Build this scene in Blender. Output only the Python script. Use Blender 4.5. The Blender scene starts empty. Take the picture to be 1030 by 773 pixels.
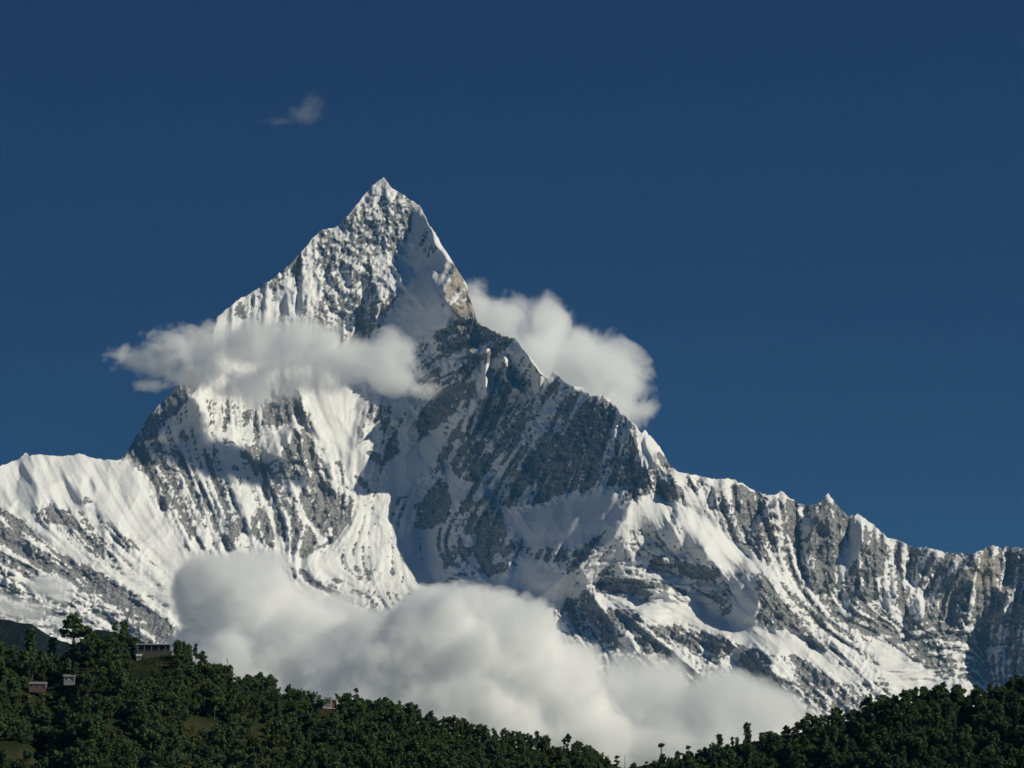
import bpy, bmesh, math, random
import numpy as np
from mathutils import Vector, Matrix

random.seed(7)
rng = np.random.default_rng(11)
scene = bpy.context.scene
col = scene.collection

# ---------------------------------------------------------------- camera
PITCH = math.radians(8.1)
FPX = 1030 * 100.0 / 36.0            # focal length in photo pixels
cam_d = bpy.data.cameras.new('camera')
cam_d.lens = 100.0
cam_d.sensor_width = 36.0
cam_d.clip_start = 1.0
cam_d.clip_end = 200000.0
cam = bpy.data.objects.new('camera', cam_d)
cam.location = (0, 0, 0)
cam.rotation_euler = (math.pi / 2 + PITCH, 0, 0)
col.objects.link(cam)
scene.camera = cam


def at(u, v, Y):
    """point seen at photo pixel (u, v) that stands Y metres to the north"""
    cx = (u - 515.0) / FPX
    cy = (386.5 - v) / FPX
    dy = math.cos(PITCH) - cy * math.sin(PITCH)
    dz = math.sin(PITCH) + cy * math.cos(PITCH)
    return cx / dy * Y, Y + cx * 0, dz / dy * Y


# ---------------------------------------------------------------- light
SUN = Vector((0.81, -0.26, 0.54)).normalized()     # towards the sun
sun_elev = math.asin(SUN.z)
sun_az = math.atan2(SUN.x, SUN.y)                    # from +Y towards +X
world = bpy.data.worlds.new('World')
scene.world = world
world.use_nodes = True
wn = world.node_tree
wn.nodes.clear()
w_out = wn.nodes.new('ShaderNodeOutputWorld')
w_bg = wn.nodes.new('ShaderNodeBackground')
w_bg.inputs['Strength'].default_value = 0.050
sky = wn.nodes.new('ShaderNodeTexSky')
sky.sky_type = 'NISHITA'
sky.sun_disc = False
sky.sun_elevation = sun_elev
sky.sun_rotation = sun_az
sky.altitude = 3500
sky.air_density = 0.75
sky.dust_density = 0.0
sky.ozone_density = 2.5
w_tc = wn.nodes.new('ShaderNodeTexCoord')
w_add = wn.nodes.new('ShaderNodeVectorMath')
w_add.operation = 'ADD'
w_add.inputs[1].default_value = (0, 0, 0.55)
w_nrm = wn.nodes.new('ShaderNodeVectorMath')
w_nrm.operation = 'NORMALIZE'
w_tint = wn.nodes.new('ShaderNodeMix')
w_tint.data_type = 'RGBA'
w_tint.blend_type = 'MULTIPLY'
w_tint.inputs[0].default_value = 1.0
w_tint.inputs[7].default_value = SKY_TINT = (0.42, 0.73, 1.14, 1)
wn.links.new(w_tc.outputs['Generated'], w_add.inputs[0])
wn.links.new(w_add.outputs[0], w_nrm.inputs[0])
wn.links.new(w_nrm.outputs[0], sky.inputs['Vector'])
wn.links.new(sky.outputs[0], w_tint.inputs[6])
wn.links.new(w_tint.outputs[2], w_bg.inputs['Color'])
wn.links.new(w_bg.outputs[0], w_out.inputs['Surface'])

sun_d = bpy.data.lights.new('sun', 'SUN')
sun_d.energy = 3.9
sun_d.angle = math.radians(0.53)
sun_d.color = (1.0, 0.945, 0.77)
sun_o = bpy.data.objects.new('sun', sun_d)
sun_o.rotation_euler = SUN.to_track_quat('Z', 'Y').to_euler()
col.objects.link(sun_o)

vs = scene.view_settings
vs.view_transform = 'Standard'
vs.look = 'None'
vs.exposure = 0.0
vs.gamma = 1.0
vs.use_curve_mapping = False
cy = scene.cycles
cy.use_adaptive_sampling = True
cy.adaptive_threshold = 0.02
cy.max_bounces = 42
cy.diffuse_bounces = 1
cy.glossy_bounces = 1
cy.transmission_bounces = 2
cy.transparent_max_bounces = 4
cy.volume_bounces = 40
cy.volume_step_rate = 1.0
cy.volume_max_steps = 512
cy.use_denoising = True
cy.denoiser = 'OPENIMAGEDENOISE'
cy.sample_clamp_indirect = 6.0

# ---------------------------------------------------------------- helpers
def tag(o, label=None, cat=None, group=None, kind=None):
    if label: o['label'] = label
    if cat: o['category'] = cat
    if group: o['group'] = group
    if kind: o['kind'] = kind
    return o


def np_mesh(name, verts, quads, mats=(), smooth=False):
    me = bpy.data.meshes.new(name)
    verts = np.ascontiguousarray(verts, dtype=np.float32)
    quads = np.ascontiguousarray(quads, dtype=np.int32)
    nf, k = quads.shape
    me.vertices.add(len(verts))
    me.vertices.foreach_set('co', verts.ravel())
    me.loops.add(nf * k)
    me.loops.foreach_set('vertex_index', quads.ravel())
    me.polygons.add(nf)
    me.polygons.foreach_set('loop_start', np.arange(0, nf * k, k, dtype=np.int32))
    try:
        me.polygons.foreach_set('loop_total', np.full(nf, k, dtype=np.int32))
    except Exception:
        pass
    me.update(calc_edges=True)
    me.polygons.foreach_set('use_smooth', np.full(nf, smooth, dtype=bool))
    for m in mats:
        me.materials.append(m)
    return me


def link(name, me, parent=None):
    o = bpy.data.objects.new(name, me)
    col.objects.link(o)
    o.parent = parent
    return o


def grid_quads(nr, nc):
    i = np.arange(nr - 1)[:, None] * nc + np.arange(nc - 1)[None, :]
    i = i.ravel()
    return np.stack([i, i + 1, i + nc + 1, i + nc], 1)


_GR = {}


def perlin(x, y, seed=0):
    n = 512
    if seed not in _GR:
        ang = np.random.default_rng(1000 + seed).random((n, n)) * 2 * np.pi
        _GR[seed] = (np.cos(ang), np.sin(ang))
    gx, gy = _GR[seed]
    x0 = np.floor(x).astype(int); y0 = np.floor(y).astype(int)
    fx = x - x0; fy = y - y0
    ux = fx * fx * fx * (fx * (fx * 6 - 15) + 10)
    uy = fy * fy * fy * (fy * (fy * 6 - 15) + 10)

    def d(ix, iy, dx, dy):
        a = (ix % n, iy % n)
        return gx[a] * dx + gy[a] * dy
    a = d(x0, y0, fx, fy); b = d(x0 + 1, y0, fx - 1, fy)
    c = d(x0, y0 + 1, fx, fy - 1); e = d(x0 + 1, y0 + 1, fx - 1, fy - 1)
    return ((a * (1 - ux) + b * ux) * (1 - uy) + (c * (1 - ux) + e * ux) * uy) * 1.5


def fbm(x, y, octv=4, seed=0, ridged=False, gain=0.5):
    s = np.zeros_like(x); a = 1.0; t = 0.0
    for k in range(octv):
        n = perlin(x * 2 ** k + 17.3 * k, y * 2 ** k - 9.1 * k, seed + k)
        if ridged:
            n = 1 - 2 * np.minimum(np.abs(n) * 1.3, 1)
        s += a * n; t += a; a *= gain
    return s / t


def smooth(e0, e1, x):
    t = np.clip((x - e0) / (e1 - e0), 0, 1)
    return t * t * (3 - 2 * t)


# ---------------------------------------------------------------- the mountain
# Relief of the south face: every region below is a patch of the real face
# (u, v are metres/8.7 on the vertical plane through the summit), with the
# direction it faces; the surface is integrated from these slopes.
U0, U1, V0, V1 = -220, 1250, 160, 780
gu, gv = np.meshgrid(np.arange(U0, U1, dtype=float), np.arange(V0, V1, dtype=float))
MPP = 25000.0 / FPX                        # metres per unit


def poly_mask(pts, out, val, mode='set'):
    pts = np.array(pts, float)
    a, b = pts.min(0), pts.max(0)
    i0 = max(int(a[1]) - V0 - 1, 0); i1 = min(int(b[1]) - V0 + 2, out.shape[0])
    j0 = max(int(a[0]) - U0 - 1, 0); j1 = min(int(b[0]) - U0 + 2, out.shape[1])
    if i1 <= i0 or j1 <= j0: return
    x = gu[i0:i1, j0:j1] + WX[i0:i1, j0:j1]; y = gv[i0:i1, j0:j1] + WY[i0:i1, j0:j1]
    ins = np.zeros(x.shape, bool)
    n = len(pts)
    for k in range(n):
        x1, y1 = pts[k]; x2, y2 = pts[(k + 1) % n]
        if y1 == y2: continue
        c = ((y1 > y) != (y2 > y)) & (x < (x2 - x1) * (y - y1) / (y2 - y1) + x1)
        ins ^= c
    sub = out[i0:i1, j0:j1]
    if mode == 'set': sub[ins] = val
    else: sub[ins] = np.maximum(sub[ins], val)


def fftblur(a, s):
    h, w = a.shape
    p = int(4 * s) + 2
    b = np.pad(a, p, mode='edge')
    fy = np.fft.fftfreq(b.shape[0])[:, None]; fx = np.fft.rfftfreq(b.shape[1])[None, :]
    g = np.exp(-2 * (np.pi * s) ** 2 * (fx * fx + fy * fy))
    return np.fft.irfft2(np.fft.rfft2(b) * g, s=b.shape)[p:p + h, p:p + w]


_wl = 1 + 2.2 * smooth(560, 640, gv)
WX = 3.4 * _wl * fbm(gu / 14, gv / 14, 4, 50); WY = 3.4 * _wl * fbm(gu / 14, gv / 14, 4, 60)

SKYLINE = [(-260, 520), (-180, 497), (-120, 505), (-60, 480), (0, 467.6), (17, 462), (26, 453), (30, 457), (37, 456), (62, 458), (79, 455), (93, 460), (112, 462), (122, 461),
 (130, 449), (137, 438), (149, 417), (168, 399), (176, 390), (192, 362), (206, 338), (219, 318), (237, 303), (262, 287), (284, 272), (305, 250),
 (314, 239), (324, 230), (338, 228), (352, 213), (360, 203), (368, 193), (377, 183), (386, 177), (394, 188), (408, 197), (423.6, 207), (430, 222), (442, 241),
 (455, 262), (469, 283), (473, 300), (480.5, 323), (494.6, 331), (508, 336), (521, 341), (527, 350), (539, 366), (549, 379), (556, 374), (558, 372), (564, 379),
 (575, 387), (586, 388), (595, 397), (604, 396), (615, 402), (626, 415), (640, 427), (644, 434), (649, 431), (663, 447), (672.6, 465.6), (682, 473), (697, 477),
 (719, 480.5), (738, 481), (745, 484), (761, 494), (774, 497), (786, 494), (800, 503), (811, 508), (826, 503.5), (833, 495), (845, 510), (854, 517.5), (863.5, 516),
 (879, 527), (891.5, 539), (904, 542), (919.5, 550), (932, 548.5), (947, 554), (978, 555.7), (988, 551.6), (995.6, 547), (1009.5, 550), (1030, 550), (1060, 546),
 (1100, 560), (1150, 548), (1200, 575), (1300, 590)]

# faces turned to the left (away from the sun): value = slope towards the viewer
SHADE = [
 (-1.15, [(417.4,215.6),(427,217),(433,228),(439,246),(450,261),(446.5,275),(441,286.5),(441,296),(448,306),(454,317),(481,324),(499,335),(520,341),(532,360),(549,381),(558,376),(575,389),(595,399),(604,398),(626,417),(641,432),(641,450),(646,468),(650,485),(648,499),(635.5,503.5),(627.7,523),(622,536.5),(600.5,554),(584.7,562.7),(563,586),(540,603.5),(536,604),(538,590.6),(493,592.6),(464,592.6),(435,594.5),(419.4,586.8),(411.6,575),(400,567),(396,538),(394,523.7),(374.5,521.7),(378.4,511),(386,493.6),(376.5,484),(386,465),(403.7,457.4),(398,443.8),(396,418.5),(403.7,399),(402,396),(374.7,346),(388,324.7),(402,301),(413.5,280),(417.4,278.7),(415.4,269),(403.8,263),(405.7,249.6),(413.5,234),(415.4,222.4)]),
 (-1.48, [(500,490),(640,490),(628,523),(600,554),(560,586),(540,603),(490,592),(420,587),(400,567),(396,530),(440,500)]),
 (.3, [(374,395),(384,380),(428,395),(424,450),(428,480),(420,520),(428,570),(440,594),(419,590),(400,567),(394,523),(374,521),(376,480),(386,465),(403,457),(396,418)]),
 (-.8, [(366,395),(384,393),(384,409),(369,422),(365,434),(361,448),(355,455),(349,448),(357,420),(359,407)]),
 (-1.6, [(120,470),(129,449),(137,437),(149,415),(168,396),(176,388),(192,360),(206,336),(219,318),(216,336),(206,375),(197,395),(188,404),(166,425),(163,437),(150,442),(138,446),(128,456)]),
 (-.75, [(21,467),(39,487),(37,510),(19,518),(16,494)]),
 (-.6, [(60,470),(74,488),(86,508),(75,510),(66,492)]),
 (-.6, [(95,505),(103,520),(108,535),(98,530)]),
 (-.9, [(92,478),(97,488),(94,496),(90,486)]),
 (-1.0, [(260,453),(275,434),(287,428),(298,426),(285,446),(277,461),(273,486),(264,490),(264,469)]),
 (-1.0, [(198,492),(203,494),(203,530),(199,532)]),
 (-1.2, [(225,519),(229,522),(236,554),(229,554),(225,538)]),
 (-.9, [(265,300),(268,298),(266,330),(261,330)]),
 (-.9, [(286,300),(292,290),(296,292),(292,318),(284,318)]),
 (-.7, [(300,292),(306,290),(303,312),(298,314)]),
 (-1.2, [(296,416),(305,418),(318,434),(312,436),(300,424)]),
 (-1.1, [(372,285),(380,290),(378,345),(366,366),(360,340),(368,310)]),
 (-1.2, [(678,478),(686,496),(694,507),(674,507),(664,498),(660,484),(668,476)]),
 (-1.3, [(647,534.6),(670,527),(682,515),(678,536.5),(678,546),(686,564),(674,554),(661,544),(651,538)]),
 (-1.1, [(649,567),(664,559),(676,570),(674,576),(656,573)]),
 (-1.1, [(598,588),(625,584),(645,584),(674,588),(674,596),(656,598),(647,603),(633,598),(610,594),(598,594)]),
 (-1.2, [(585,594),(596,598),(604,613),(625,613),(649,617),(649,627),(633,636),(618,644),(606,652),(596,636),(587,623)]),
 (-1.1, [(680,561),(688,567),(705,570),(724,570),(724,578),(711,584),(695,582),(684,576)]),
 (-1.3, [(703,588),(719,578),(750,566),(758,576.5),(769,580),(765,596),(758,628),(763,634),(752,626),(719,622),(705,611),(707,595)]),
 (-1.3, [(715,646),(728.5,638),(725,653),(723,667),(711,659)]),
 (-1.4, [(746,653.5),(758,653.5),(777,661),(763,667),(786,681),(769,690),(758,675),(746,675)]),
 (-1.0, [(783,497),(762,518),(750,541),(756,540),(766,526),(781,506)]),
 (-1.1, [(812,507.5),(831,504),(826,516),(812,540),(812,560),(818,580),(820,596),(812,592),(806,569),(803,545),(809,524)]),
 (-1.1, [(855,519),(864,520),(867,546),(869,561.5),(857,577),(845,596),(842,573),(851,544)]),
 (-1.2, [(845.5,596.5),(866,580),(869,600),(857,616),(847.5,612)]),
 (-.9, [(902,545),(906,560),(902,577),(898,596.5),(894,616),(886,604),(898,580)]),
 (-1.1, [(981,556),(979.5,567),(954,589),(939,604),(927,624),(915,640),(911,608),(931,596.5),(946.5,573),(966,559.6)]),
 (-1.0, [(921,552),(944.6,556),(933,577),(919,596.5),(915,573)]),
 (-1.3, [(964,590.7),(977.6,585),(977.6,604),(972,624),(956,627.6),(954,616)]),
 (-1.2, [(1016,553),(1120,553),(1120,700),(1001,692),(989,683),(989,653.5),(993,618.5),(1001,595),(1014,585.5)]),
 (-1.0, [(993,589),(1001,590),(1000,604),(991,610)]),
 (-.8, [(718,482),(727,484),(718,512),(713,510)]),
 (-.8, [(693,540),(700,560),(695,566),(690,556)]),
 (-.8, [(706,545),(712,560),(708,570),(702,562)]),
 (-.9, [(300,445),(306,450),(300,480),(292,484)]),
]
# crests and ribs that catch the sun inside the shaded wall
LIT = [
 (1.3, [(455,262),(462,270),(481,324),(462,320),(448,306),(444,292),(452,275)]),
 (1.2, [(424,207),(430,222),(442,241),(456,262),(469,283),(464,280),(450,262),(440,250),(432,232)]),
 (1.5, [(490,352),(493,352),(490,375),(492,388),(500,398),(490,400),(484,404),(474,425),(468,440),(466,437),(472,420),(478,404),(486,396),(487,375)]),
 (1.4, [(484,404),(490,402),(483,420),(481,432),(474,436),(478,420)]),
 (1.4, [(497,386),(501,390),(507,401),(500,402)]),
 (1.3, [(508,358),(511,362),(510,378),(518,390),(528,392),(522,396),(512,390),(506,376)]),
 (1.3, [(528,352),(539,366),(549,379),(544,378),(534,368)]),
 (1.4, [(444,467),(446,470),(445,477),(442,472)]),
 (1.5, [(489,492),(492,496),(482,508),(477,506),(483,500)]),
 (1.5, [(494,500),(499,502),(494,512),(488,510),(490,505)]),
 (1.5, [(512,494),(516,496),(514,502),(508,502)]),
 (1.5, [(524,470),(528,472),(526,477),(521,476)]),
 (1.3, [(454,312),(457,314),(452,326),(447,330)]),
 (1.2, [(464,366),(467,367),(463,374),(460,373)]),
 (.9, [(436,270),(442,272),(438,280),(433,280)]),
 (1.1, [(644,434),(650,431),(664,450),(674,466),(666,470),(656,470),(652,458),(648,446)]),
 (1.0, [(690,512),(700,516),(752,560),(740,568),(728,575),(712,560),(698,535)]),
 (.7, [(500,593),(537,592),(534,600),(520,612),(505,604)]),
 (1.0, [(835,498),(846,511),(855,519),(852,540),(842,562),(838,540),(832,515)]),
 (1.0, [(865,519),(880,530),(893,545),(898,565),(890,585),(880,560),(870,540)]),
 (1.0, [(906,548),(914,556),(916,572),(918,598),(908,604),(902,590),(908,566)]),
 (1.0, [(786,497),(800,505),(810,512),(806,525),(798,520),(790,508)]),
 (1.0, [(1005,552),(1013,554),(1014,577),(1002,590),(1000,570)]),
 (1.3, [(160,440),(166,424),(188,403),(204,395),(222,400),(215,425),(190,440),(170,446)]),
 (1.1, [(1009,614),(1016,610),(1014,628),(1006,636)]),
]
# bare rock (value = how much of it the snow leaves bare)
ROCK = [
 (.40, [(377,195),(400,200),(415,215),(413,234),(405,250),(400,262),(385,255),(372,268),(360,255),(345,235),(340,230),(352,213)]),
 (.37, [(324,230),(345,235),(365,262),(375,280),(400,295),(400,302),(388,324),(375,346),(366,365),(355,360),(330,350),(300,330),(290,318),(305,295),(300,270),(305,250)]),
 (.62, [(258,290),(284,272),(305,251),(308,264),(290,282),(270,290)]),
 (.37, [(240,318),(295,320),(330,320),(372,325),(375,345),(366,366),(340,350),(300,335)]),
 (.62, [(366,262),(374,268),(374,285),(368,282)]),
 (.93, [(455,264),(469,286),(480,323),(462,320),(450,305),(446,292),(453,275)]),
 (.40, [(425,235),(433,232),(440,250),(430,262),(422,250)]),
 (.78, [(436,337),(460,322),(481,323),(505,336),(520,341),(512,350),(490,362),(475,362),(450,357),(436,350)]),
 (.72, [(430,369),(445,368),(440,378),(428,378)]),
 (.72, [(450,390),(475,384),(482,395),(470,408),(440,425),(418,433),(420,420),(440,405)]),
 (.45, [(425,425),(455,425),(470,440),(440,450),(415,460)]),
 (.60, [(410,322),(447,304),(447,311),(412,327)]),
 (.82, [(605,396),(640,426),(642,445),(640,462),(625,487),(600,492),(570,496),(553,500),(548,512),(530,512),(515,522),(510,505),(520,490),(535,470),(548,450),(556,430),(566,440),(575,420),(585,405)]),
 (.75, [(625,487),(640,465),(655,475),(655,495),(640,500),(624,508)]),
 (.50, [(530,430),(560,410),(580,400),(570,430),(545,455),(520,480),(505,480)]),
 (.50, [(490,410),(520,405),(530,430),(510,460),(490,450)]),
 (.90, [(452,465),(464,448),(485,442),(497,475),(485,479),(468,485),(456,477)]),
 (.92, [(444.7,479),(454,502),(452,518),(440,530),(417.5,532),(417.5,509),(435,490)]),
 (.85, [(425,465),(425,479),(411.6,494),(402,510),(399,502),(411.6,479)]),
 (.88, [(476,481),(497,479),(487,494),(478,508),(460,519),(464,500)]),
 (.80, [(472,519),(507,513),(511,538),(499,558),(478,560),(485,544),(468,538)]),
 (.72, [(443,558),(464,540),(476,552),(468,567),(447,573)]),
 (.72, [(447,583),(468,575),(468,579),(450,591)]),
 (.75, [(472,575),(513,563),(524,567),(507,576),(478,582)]),
 (.80, [(503,554),(517,544),(524,550),(505,561)]),
 (.60, [(532,558),(548,550),(575,552),(600,540),(594,560),(575,573),(563,583),(567,567),(548,565)]),
 (.62, [(287,378),(299,385.5),(306.6,405),(316,428),(318,434),(299,416.6),(285,428),(266,428),(264,411),(277.5,403)]),
 (.70, [(299,428),(318,448),(326,471),(338,490),(353,510),(353,521),(338,544),(308.5,560.6),(293,552),(279,536),(275.5,501),(264,497),(264,470),(279,459),(289,447.6)]),
 (.75, [(260,511),(271.6,521),(277.5,554),(260,544),(254,540),(252,525)]),
 (.70, [(384,422),(394,420.5),(400,444),(403.7,457),(388,463),(384,448)]),
 (.60, [(369,455),(380,453.5),(384,465),(376.5,467)]),
 (.60, [(357,475),(369,486.5),(371,496),(361,486.5)]),
 (.58, [(338,465),(342,465),(358,506),(352,508)]),
 (.40, [(370,413),(394,403),(394,420),(376,425)]),
 (.66, [(33,508),(46.6,510),(66,516),(87,527),(74,529),(39,525)]),
 (.43, [(-220,500),(-60,500),(0,508),(19,521.5),(39,541),(58,556.5),(87,568),(116,584),(130,596),(159,604),(176,627),(190,700),(-220,700)]),
 (.52, [(-220,505),(-60,505),(0,512),(18,526),(36,548),(60,580),(50,610),(-220,610)]),
 (.52, [(60,585),(100,590),(150,608),(170,640),(100,640)]),
 (.42, [(70,525),(110,545),(120,565),(90,562)]),
 (.76, [(115,539),(124,539),(144,554.6),(136,554.6),(116.5,545)]),
 (.50, [(83,498),(97,504),(85,508)]),
 (.44, [(128,450),(140,443),(160,446),(185,455),(205,480),(215,500),(200,530),(190,545),(175,520),(160,500),(150,480),(135,470)]),
 (.85, [(157,496),(171,506),(167,518),(161,512)]),

 (.60, [(182.5,545),(194,549),(190,556.5)]),
 (.60, [(182,432),(194,440),(178,446)]),
 (.88, [(120,470),(129,449),(137,437),(149,415),(168,396),(176,388),(192,360),(206,336),(219,318),(216,336),(206,375),(197,395),(188,404),(166,425),(163,437),(150,442),(138,446),(128,456)]),
 (.40, [(229,403),(236.5,407),(231,428),(227,428)]),
 (.60, [(244,417),(252,415),(250,426)]),
 (.55, [(242,455),(256,448),(260,463),(260,486.5),(248,467)]),
 (.55, [(229,465),(238,465),(244,486.5),(236.5,490),(231,479)]),
 (.36, [(190,460),(225,450),(235,500),(225,520),(205,500)]),
 (.60, [(225,519),(236.5,534),(236.5,554),(227,556)]),
 (.50, [(238,520),(256,530),(256,540),(240,534)]),
 (.70, [(194,538),(213,554),(219,562),(206,556)]),
 (.52, [(270,565),(285,567),(318,577),(345,585),(347,593),(380,594.6),(415,596.5),(470,596),(460,610),(442.5,612),(413,610),(369,622),(345,606),(324,596),(295,579)]),
 (.38, [(351,571),(384,571),(369,589)]),
 (.38, [(386,569),(413,581),(405,589)]),
 (.60, [(499,596.5),(526,591),(528,596.5),(509,606)]),
 (.85, [(658,453),(666.5,455),(678,470.5),(666,468.5)]),
 (.60, [(651,474),(674,472),(690,500),(674,507),(653,492)]),
 (.75, [(633.5,517),(646,513),(645,523),(628,532)]),
 (.50, [(649,519),(661,525),(655,529)]),
 (.68, [(728.5,487),(746,489),(773,501),(761.5,510),(761.5,524),(748,538),(734,524),(717,510),(727,495)]),
 (.45, [(734,524),(748,538),(775,560),(765,562),(735,540)]),
 (.52, [(688,479),(711,484),(700,495),(692,490)]),
 (.66, [(781,500),(796.5,506),(808,520),(804,538),(804,561),(806,574.5),(789,576.5),(765,559),(758,542),(768,526),(778,512)]),
 (.68, [(829.5,498),(845,510),(855,520),(851,538),(843,561),(841,586),(820,602),(814,580),(807,569),(808,543.5),(824,518)]),
 (.64, [(868,525),(888,540),(898,563.5),(896,585),(884,602),(869,606),(855,618),(847.5,604),(860,575),(871,565)]),
 (.48, [(906,550),(917,565.5),(917,600),(908,606),(900,600),(902,581)]),
 (.68, [(923,552),(946.5,557.7),(939,583),(925,600),(919,577)]),
 (.75, [(989,558),(1012.5,556),(1014.5,577),(999,604),(989,626),(979.5,606),(983,577)]),
 (.66, [(1016,556),(1120,556),(1120,700),(1001,690),(989,683),(989,653),(993,618),(1001,595)]),
 (.66, [(948,594.6),(976,591),(979.5,627.6),(954,632),(925,632),(939,616)]),
 (.60, [(905,630),(954,632),(988,640),(990,684.6),(954,686.5),(939,679),(908,655)]),
 (.58, [(845,610),(894,620),(908,642),(898,655),(872,648)]),
 (.50, [(765,578),(789,589),(826,620),(874,651.5),(890,700),(850,720),(816,700),(777,636),(765,628)]),
 (.60, [(730.5,580),(758,580),(768,600),(763,634),(783,642),(789,622),(775,590),(764,576)]),
 (.45, [(712,600),(730,582),(740,610),(725,622)]),
 (.85, [(649,567),(664,559),(676,570),(674,576),(656,573)]),
 (.85, [(598,588),(625,584),(645,584),(674,588),(674,596),(656,598),(647,603),(633,598),(610,594),(598,594)]),
 (.66, [(585,594),(596,598),(604,613),(625,613),(649,617),(649,627),(633,636),(618,644),(606,652),(596,636),(587,623)]),
 (.80, [(680,561),(688,567),(705,570),(724,570),(724,580),(711,586),(695,582),(684,576)]),
 (.66, [(643,632),(687.6,629),(705,634.6),(712,654),(676,654),(654.6,658),(640,662)]),
 (.66, [(676,594),(691,594),(690,605),(680,600)]),
 (.50, [(555.5,617),(585,598),(604,654),(575,645)]),
 (.90, [(746,653.5),(758,653.5),(777,661),(763,667),(786,681),(769,690),(758,675),(746,675)]),
 (.80, [(715,646),(728.5,638),(725,653),(723,667),(711,659)]),
 (.55, [(730,640),(760,645),(740,655),(728,660)]),
 (.50, [(600,660),(900,690),(900,780),(300,780),(300,660)]),
]
SNOW = [
 [(500,508),(530,512),(560,500),(600,494),(626,489),(624,510),(610,530),(590,545),(560,545),(530,550),(512,530)],
 [(400,470),(425,440),(450,425),(440,455),(415,490),(398,505),(388,495)],
 [(690,510),(700,512),(752,556),(748,568),(728,574),(712,560),(704,556),(690,560),(686,540)],
 [(402,302),(440,300),(446,318),(400,330),(392,350),(385,345),(390,325)],   # clean snow inside rock
 [(283,481),(306,484),(300,500),(285,494)],
 [(287,499),(291,498),(328,545),(323,546)],
 [(451,470),(457,478),(468,487),(480,483),(466,503),(455,508),(450,490)],
 [(464,540),(480,536),(480,546),(468,552)],
 [(848,600),(852,598),(856,618),(850,620)],
 [(963,640),(966,640),(967,686),(963,686)],
 [(274,500),(279,536),(277,556),(272,520)],
 [(840,575),(852,545),(857,521),(866,523),(866,550),(855,573),(844,592)],
 [(600,596),(620,596),(660,603),(690,607),(700,616),(730,624),(735,636),(700,630),(655,620),(612,610)],
 [(640,505),(652,497),(662,500),(678,512),(668,522),(650,530),(628,533),(632,518)],
 [(870,648),(885,640),(960,690),(900,700)],
 [(735,623),(745,620),(800,640),(840,660),(870,685),(850,690),(800,660),(765,655),(738,645)],
]
MOTTLE = [  # thin broken rock among the snow
 (.19, [(128,450),(160,425),(200,395),(262,400),(300,380),(330,430),(360,500),(350,560),(290,566),(215,560),(190,548),(160,525),(140,480)]),
 (.25, [(219,318),(262,287),(305,250),(338,228),(386,180),(425,208),(415,225),(404,263),(416,272),(400,300),(372,350),(330,350),(290,330),(250,325)]),
 (.31, [(415,330),(500,340),(560,380),(640,430),(640,500),(560,520),(520,570),(470,585),(440,560),(420,470),(410,400)]),
 (.20, [(40,500),(110,520),(160,560),(180,590),(120,580),(60,545)]),
 (.36, [(700,480),(800,505),(840,500),(900,545),(1120,555),(1120,640),(900,640),(860,620),(800,600),(770,570),(740,540),(715,515)]),
 (.40, [(770,575),(830,610),(900,660),(900,720),(850,720),(800,680),(765,650)]),
 (.34, [(560,610),(600,585),(640,560),(700,560),(730,580),(700,600),(740,655),(720,670),(640,665),(600,665)]),
 (.17, [(560,560),(620,520),(640,500),(700,505),(760,560),(740,610),(700,640),(600,640)]),
 (.16, [(340,400),(420,400),(430,560),(420,590),(340,590),(330,540),(370,480)]),
 (.45, [(905,625),(1000,630),(1000,690),(935,684),(900,650)]),
]
ANG = [(50,490,25),(120,500,30),(100,560,45),(20,560,60),(180,480,25),(220,430,3),(250,500,20),(300,500,28),(330,430,27),(360,430,-15),
 (330,540,-42),(390,560,0),(270,310,-3),(300,300,-3),(350,280,18),(385,240,5),(430,250,-22),(420,330,-32),(420,450,-32),(440,500,-32),(480,390,-8),(500,450,-35),
 (560,450,-32),(540,540,-25),(580,530,-35),(600,560,-50),(700,540,28),(740,560,38),(740,500,8),(800,520,6),(850,560,0),(900,580,2),(950,580,-32),
 (1000,600,-6),(1020,640,-15),(800,640,45),(850,670,45),(900,660,55),(950,660,82),(640,600,70),(700,620,60),(620,640,35),(680,480,25),(40,620,72),(120,610,60),
 (450,602,88),(340,595,70),(475,340,-75),(455,375,-70),(600,480,-20),(620,430,-10),(655,580,80),(870,640,70)]


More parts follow.
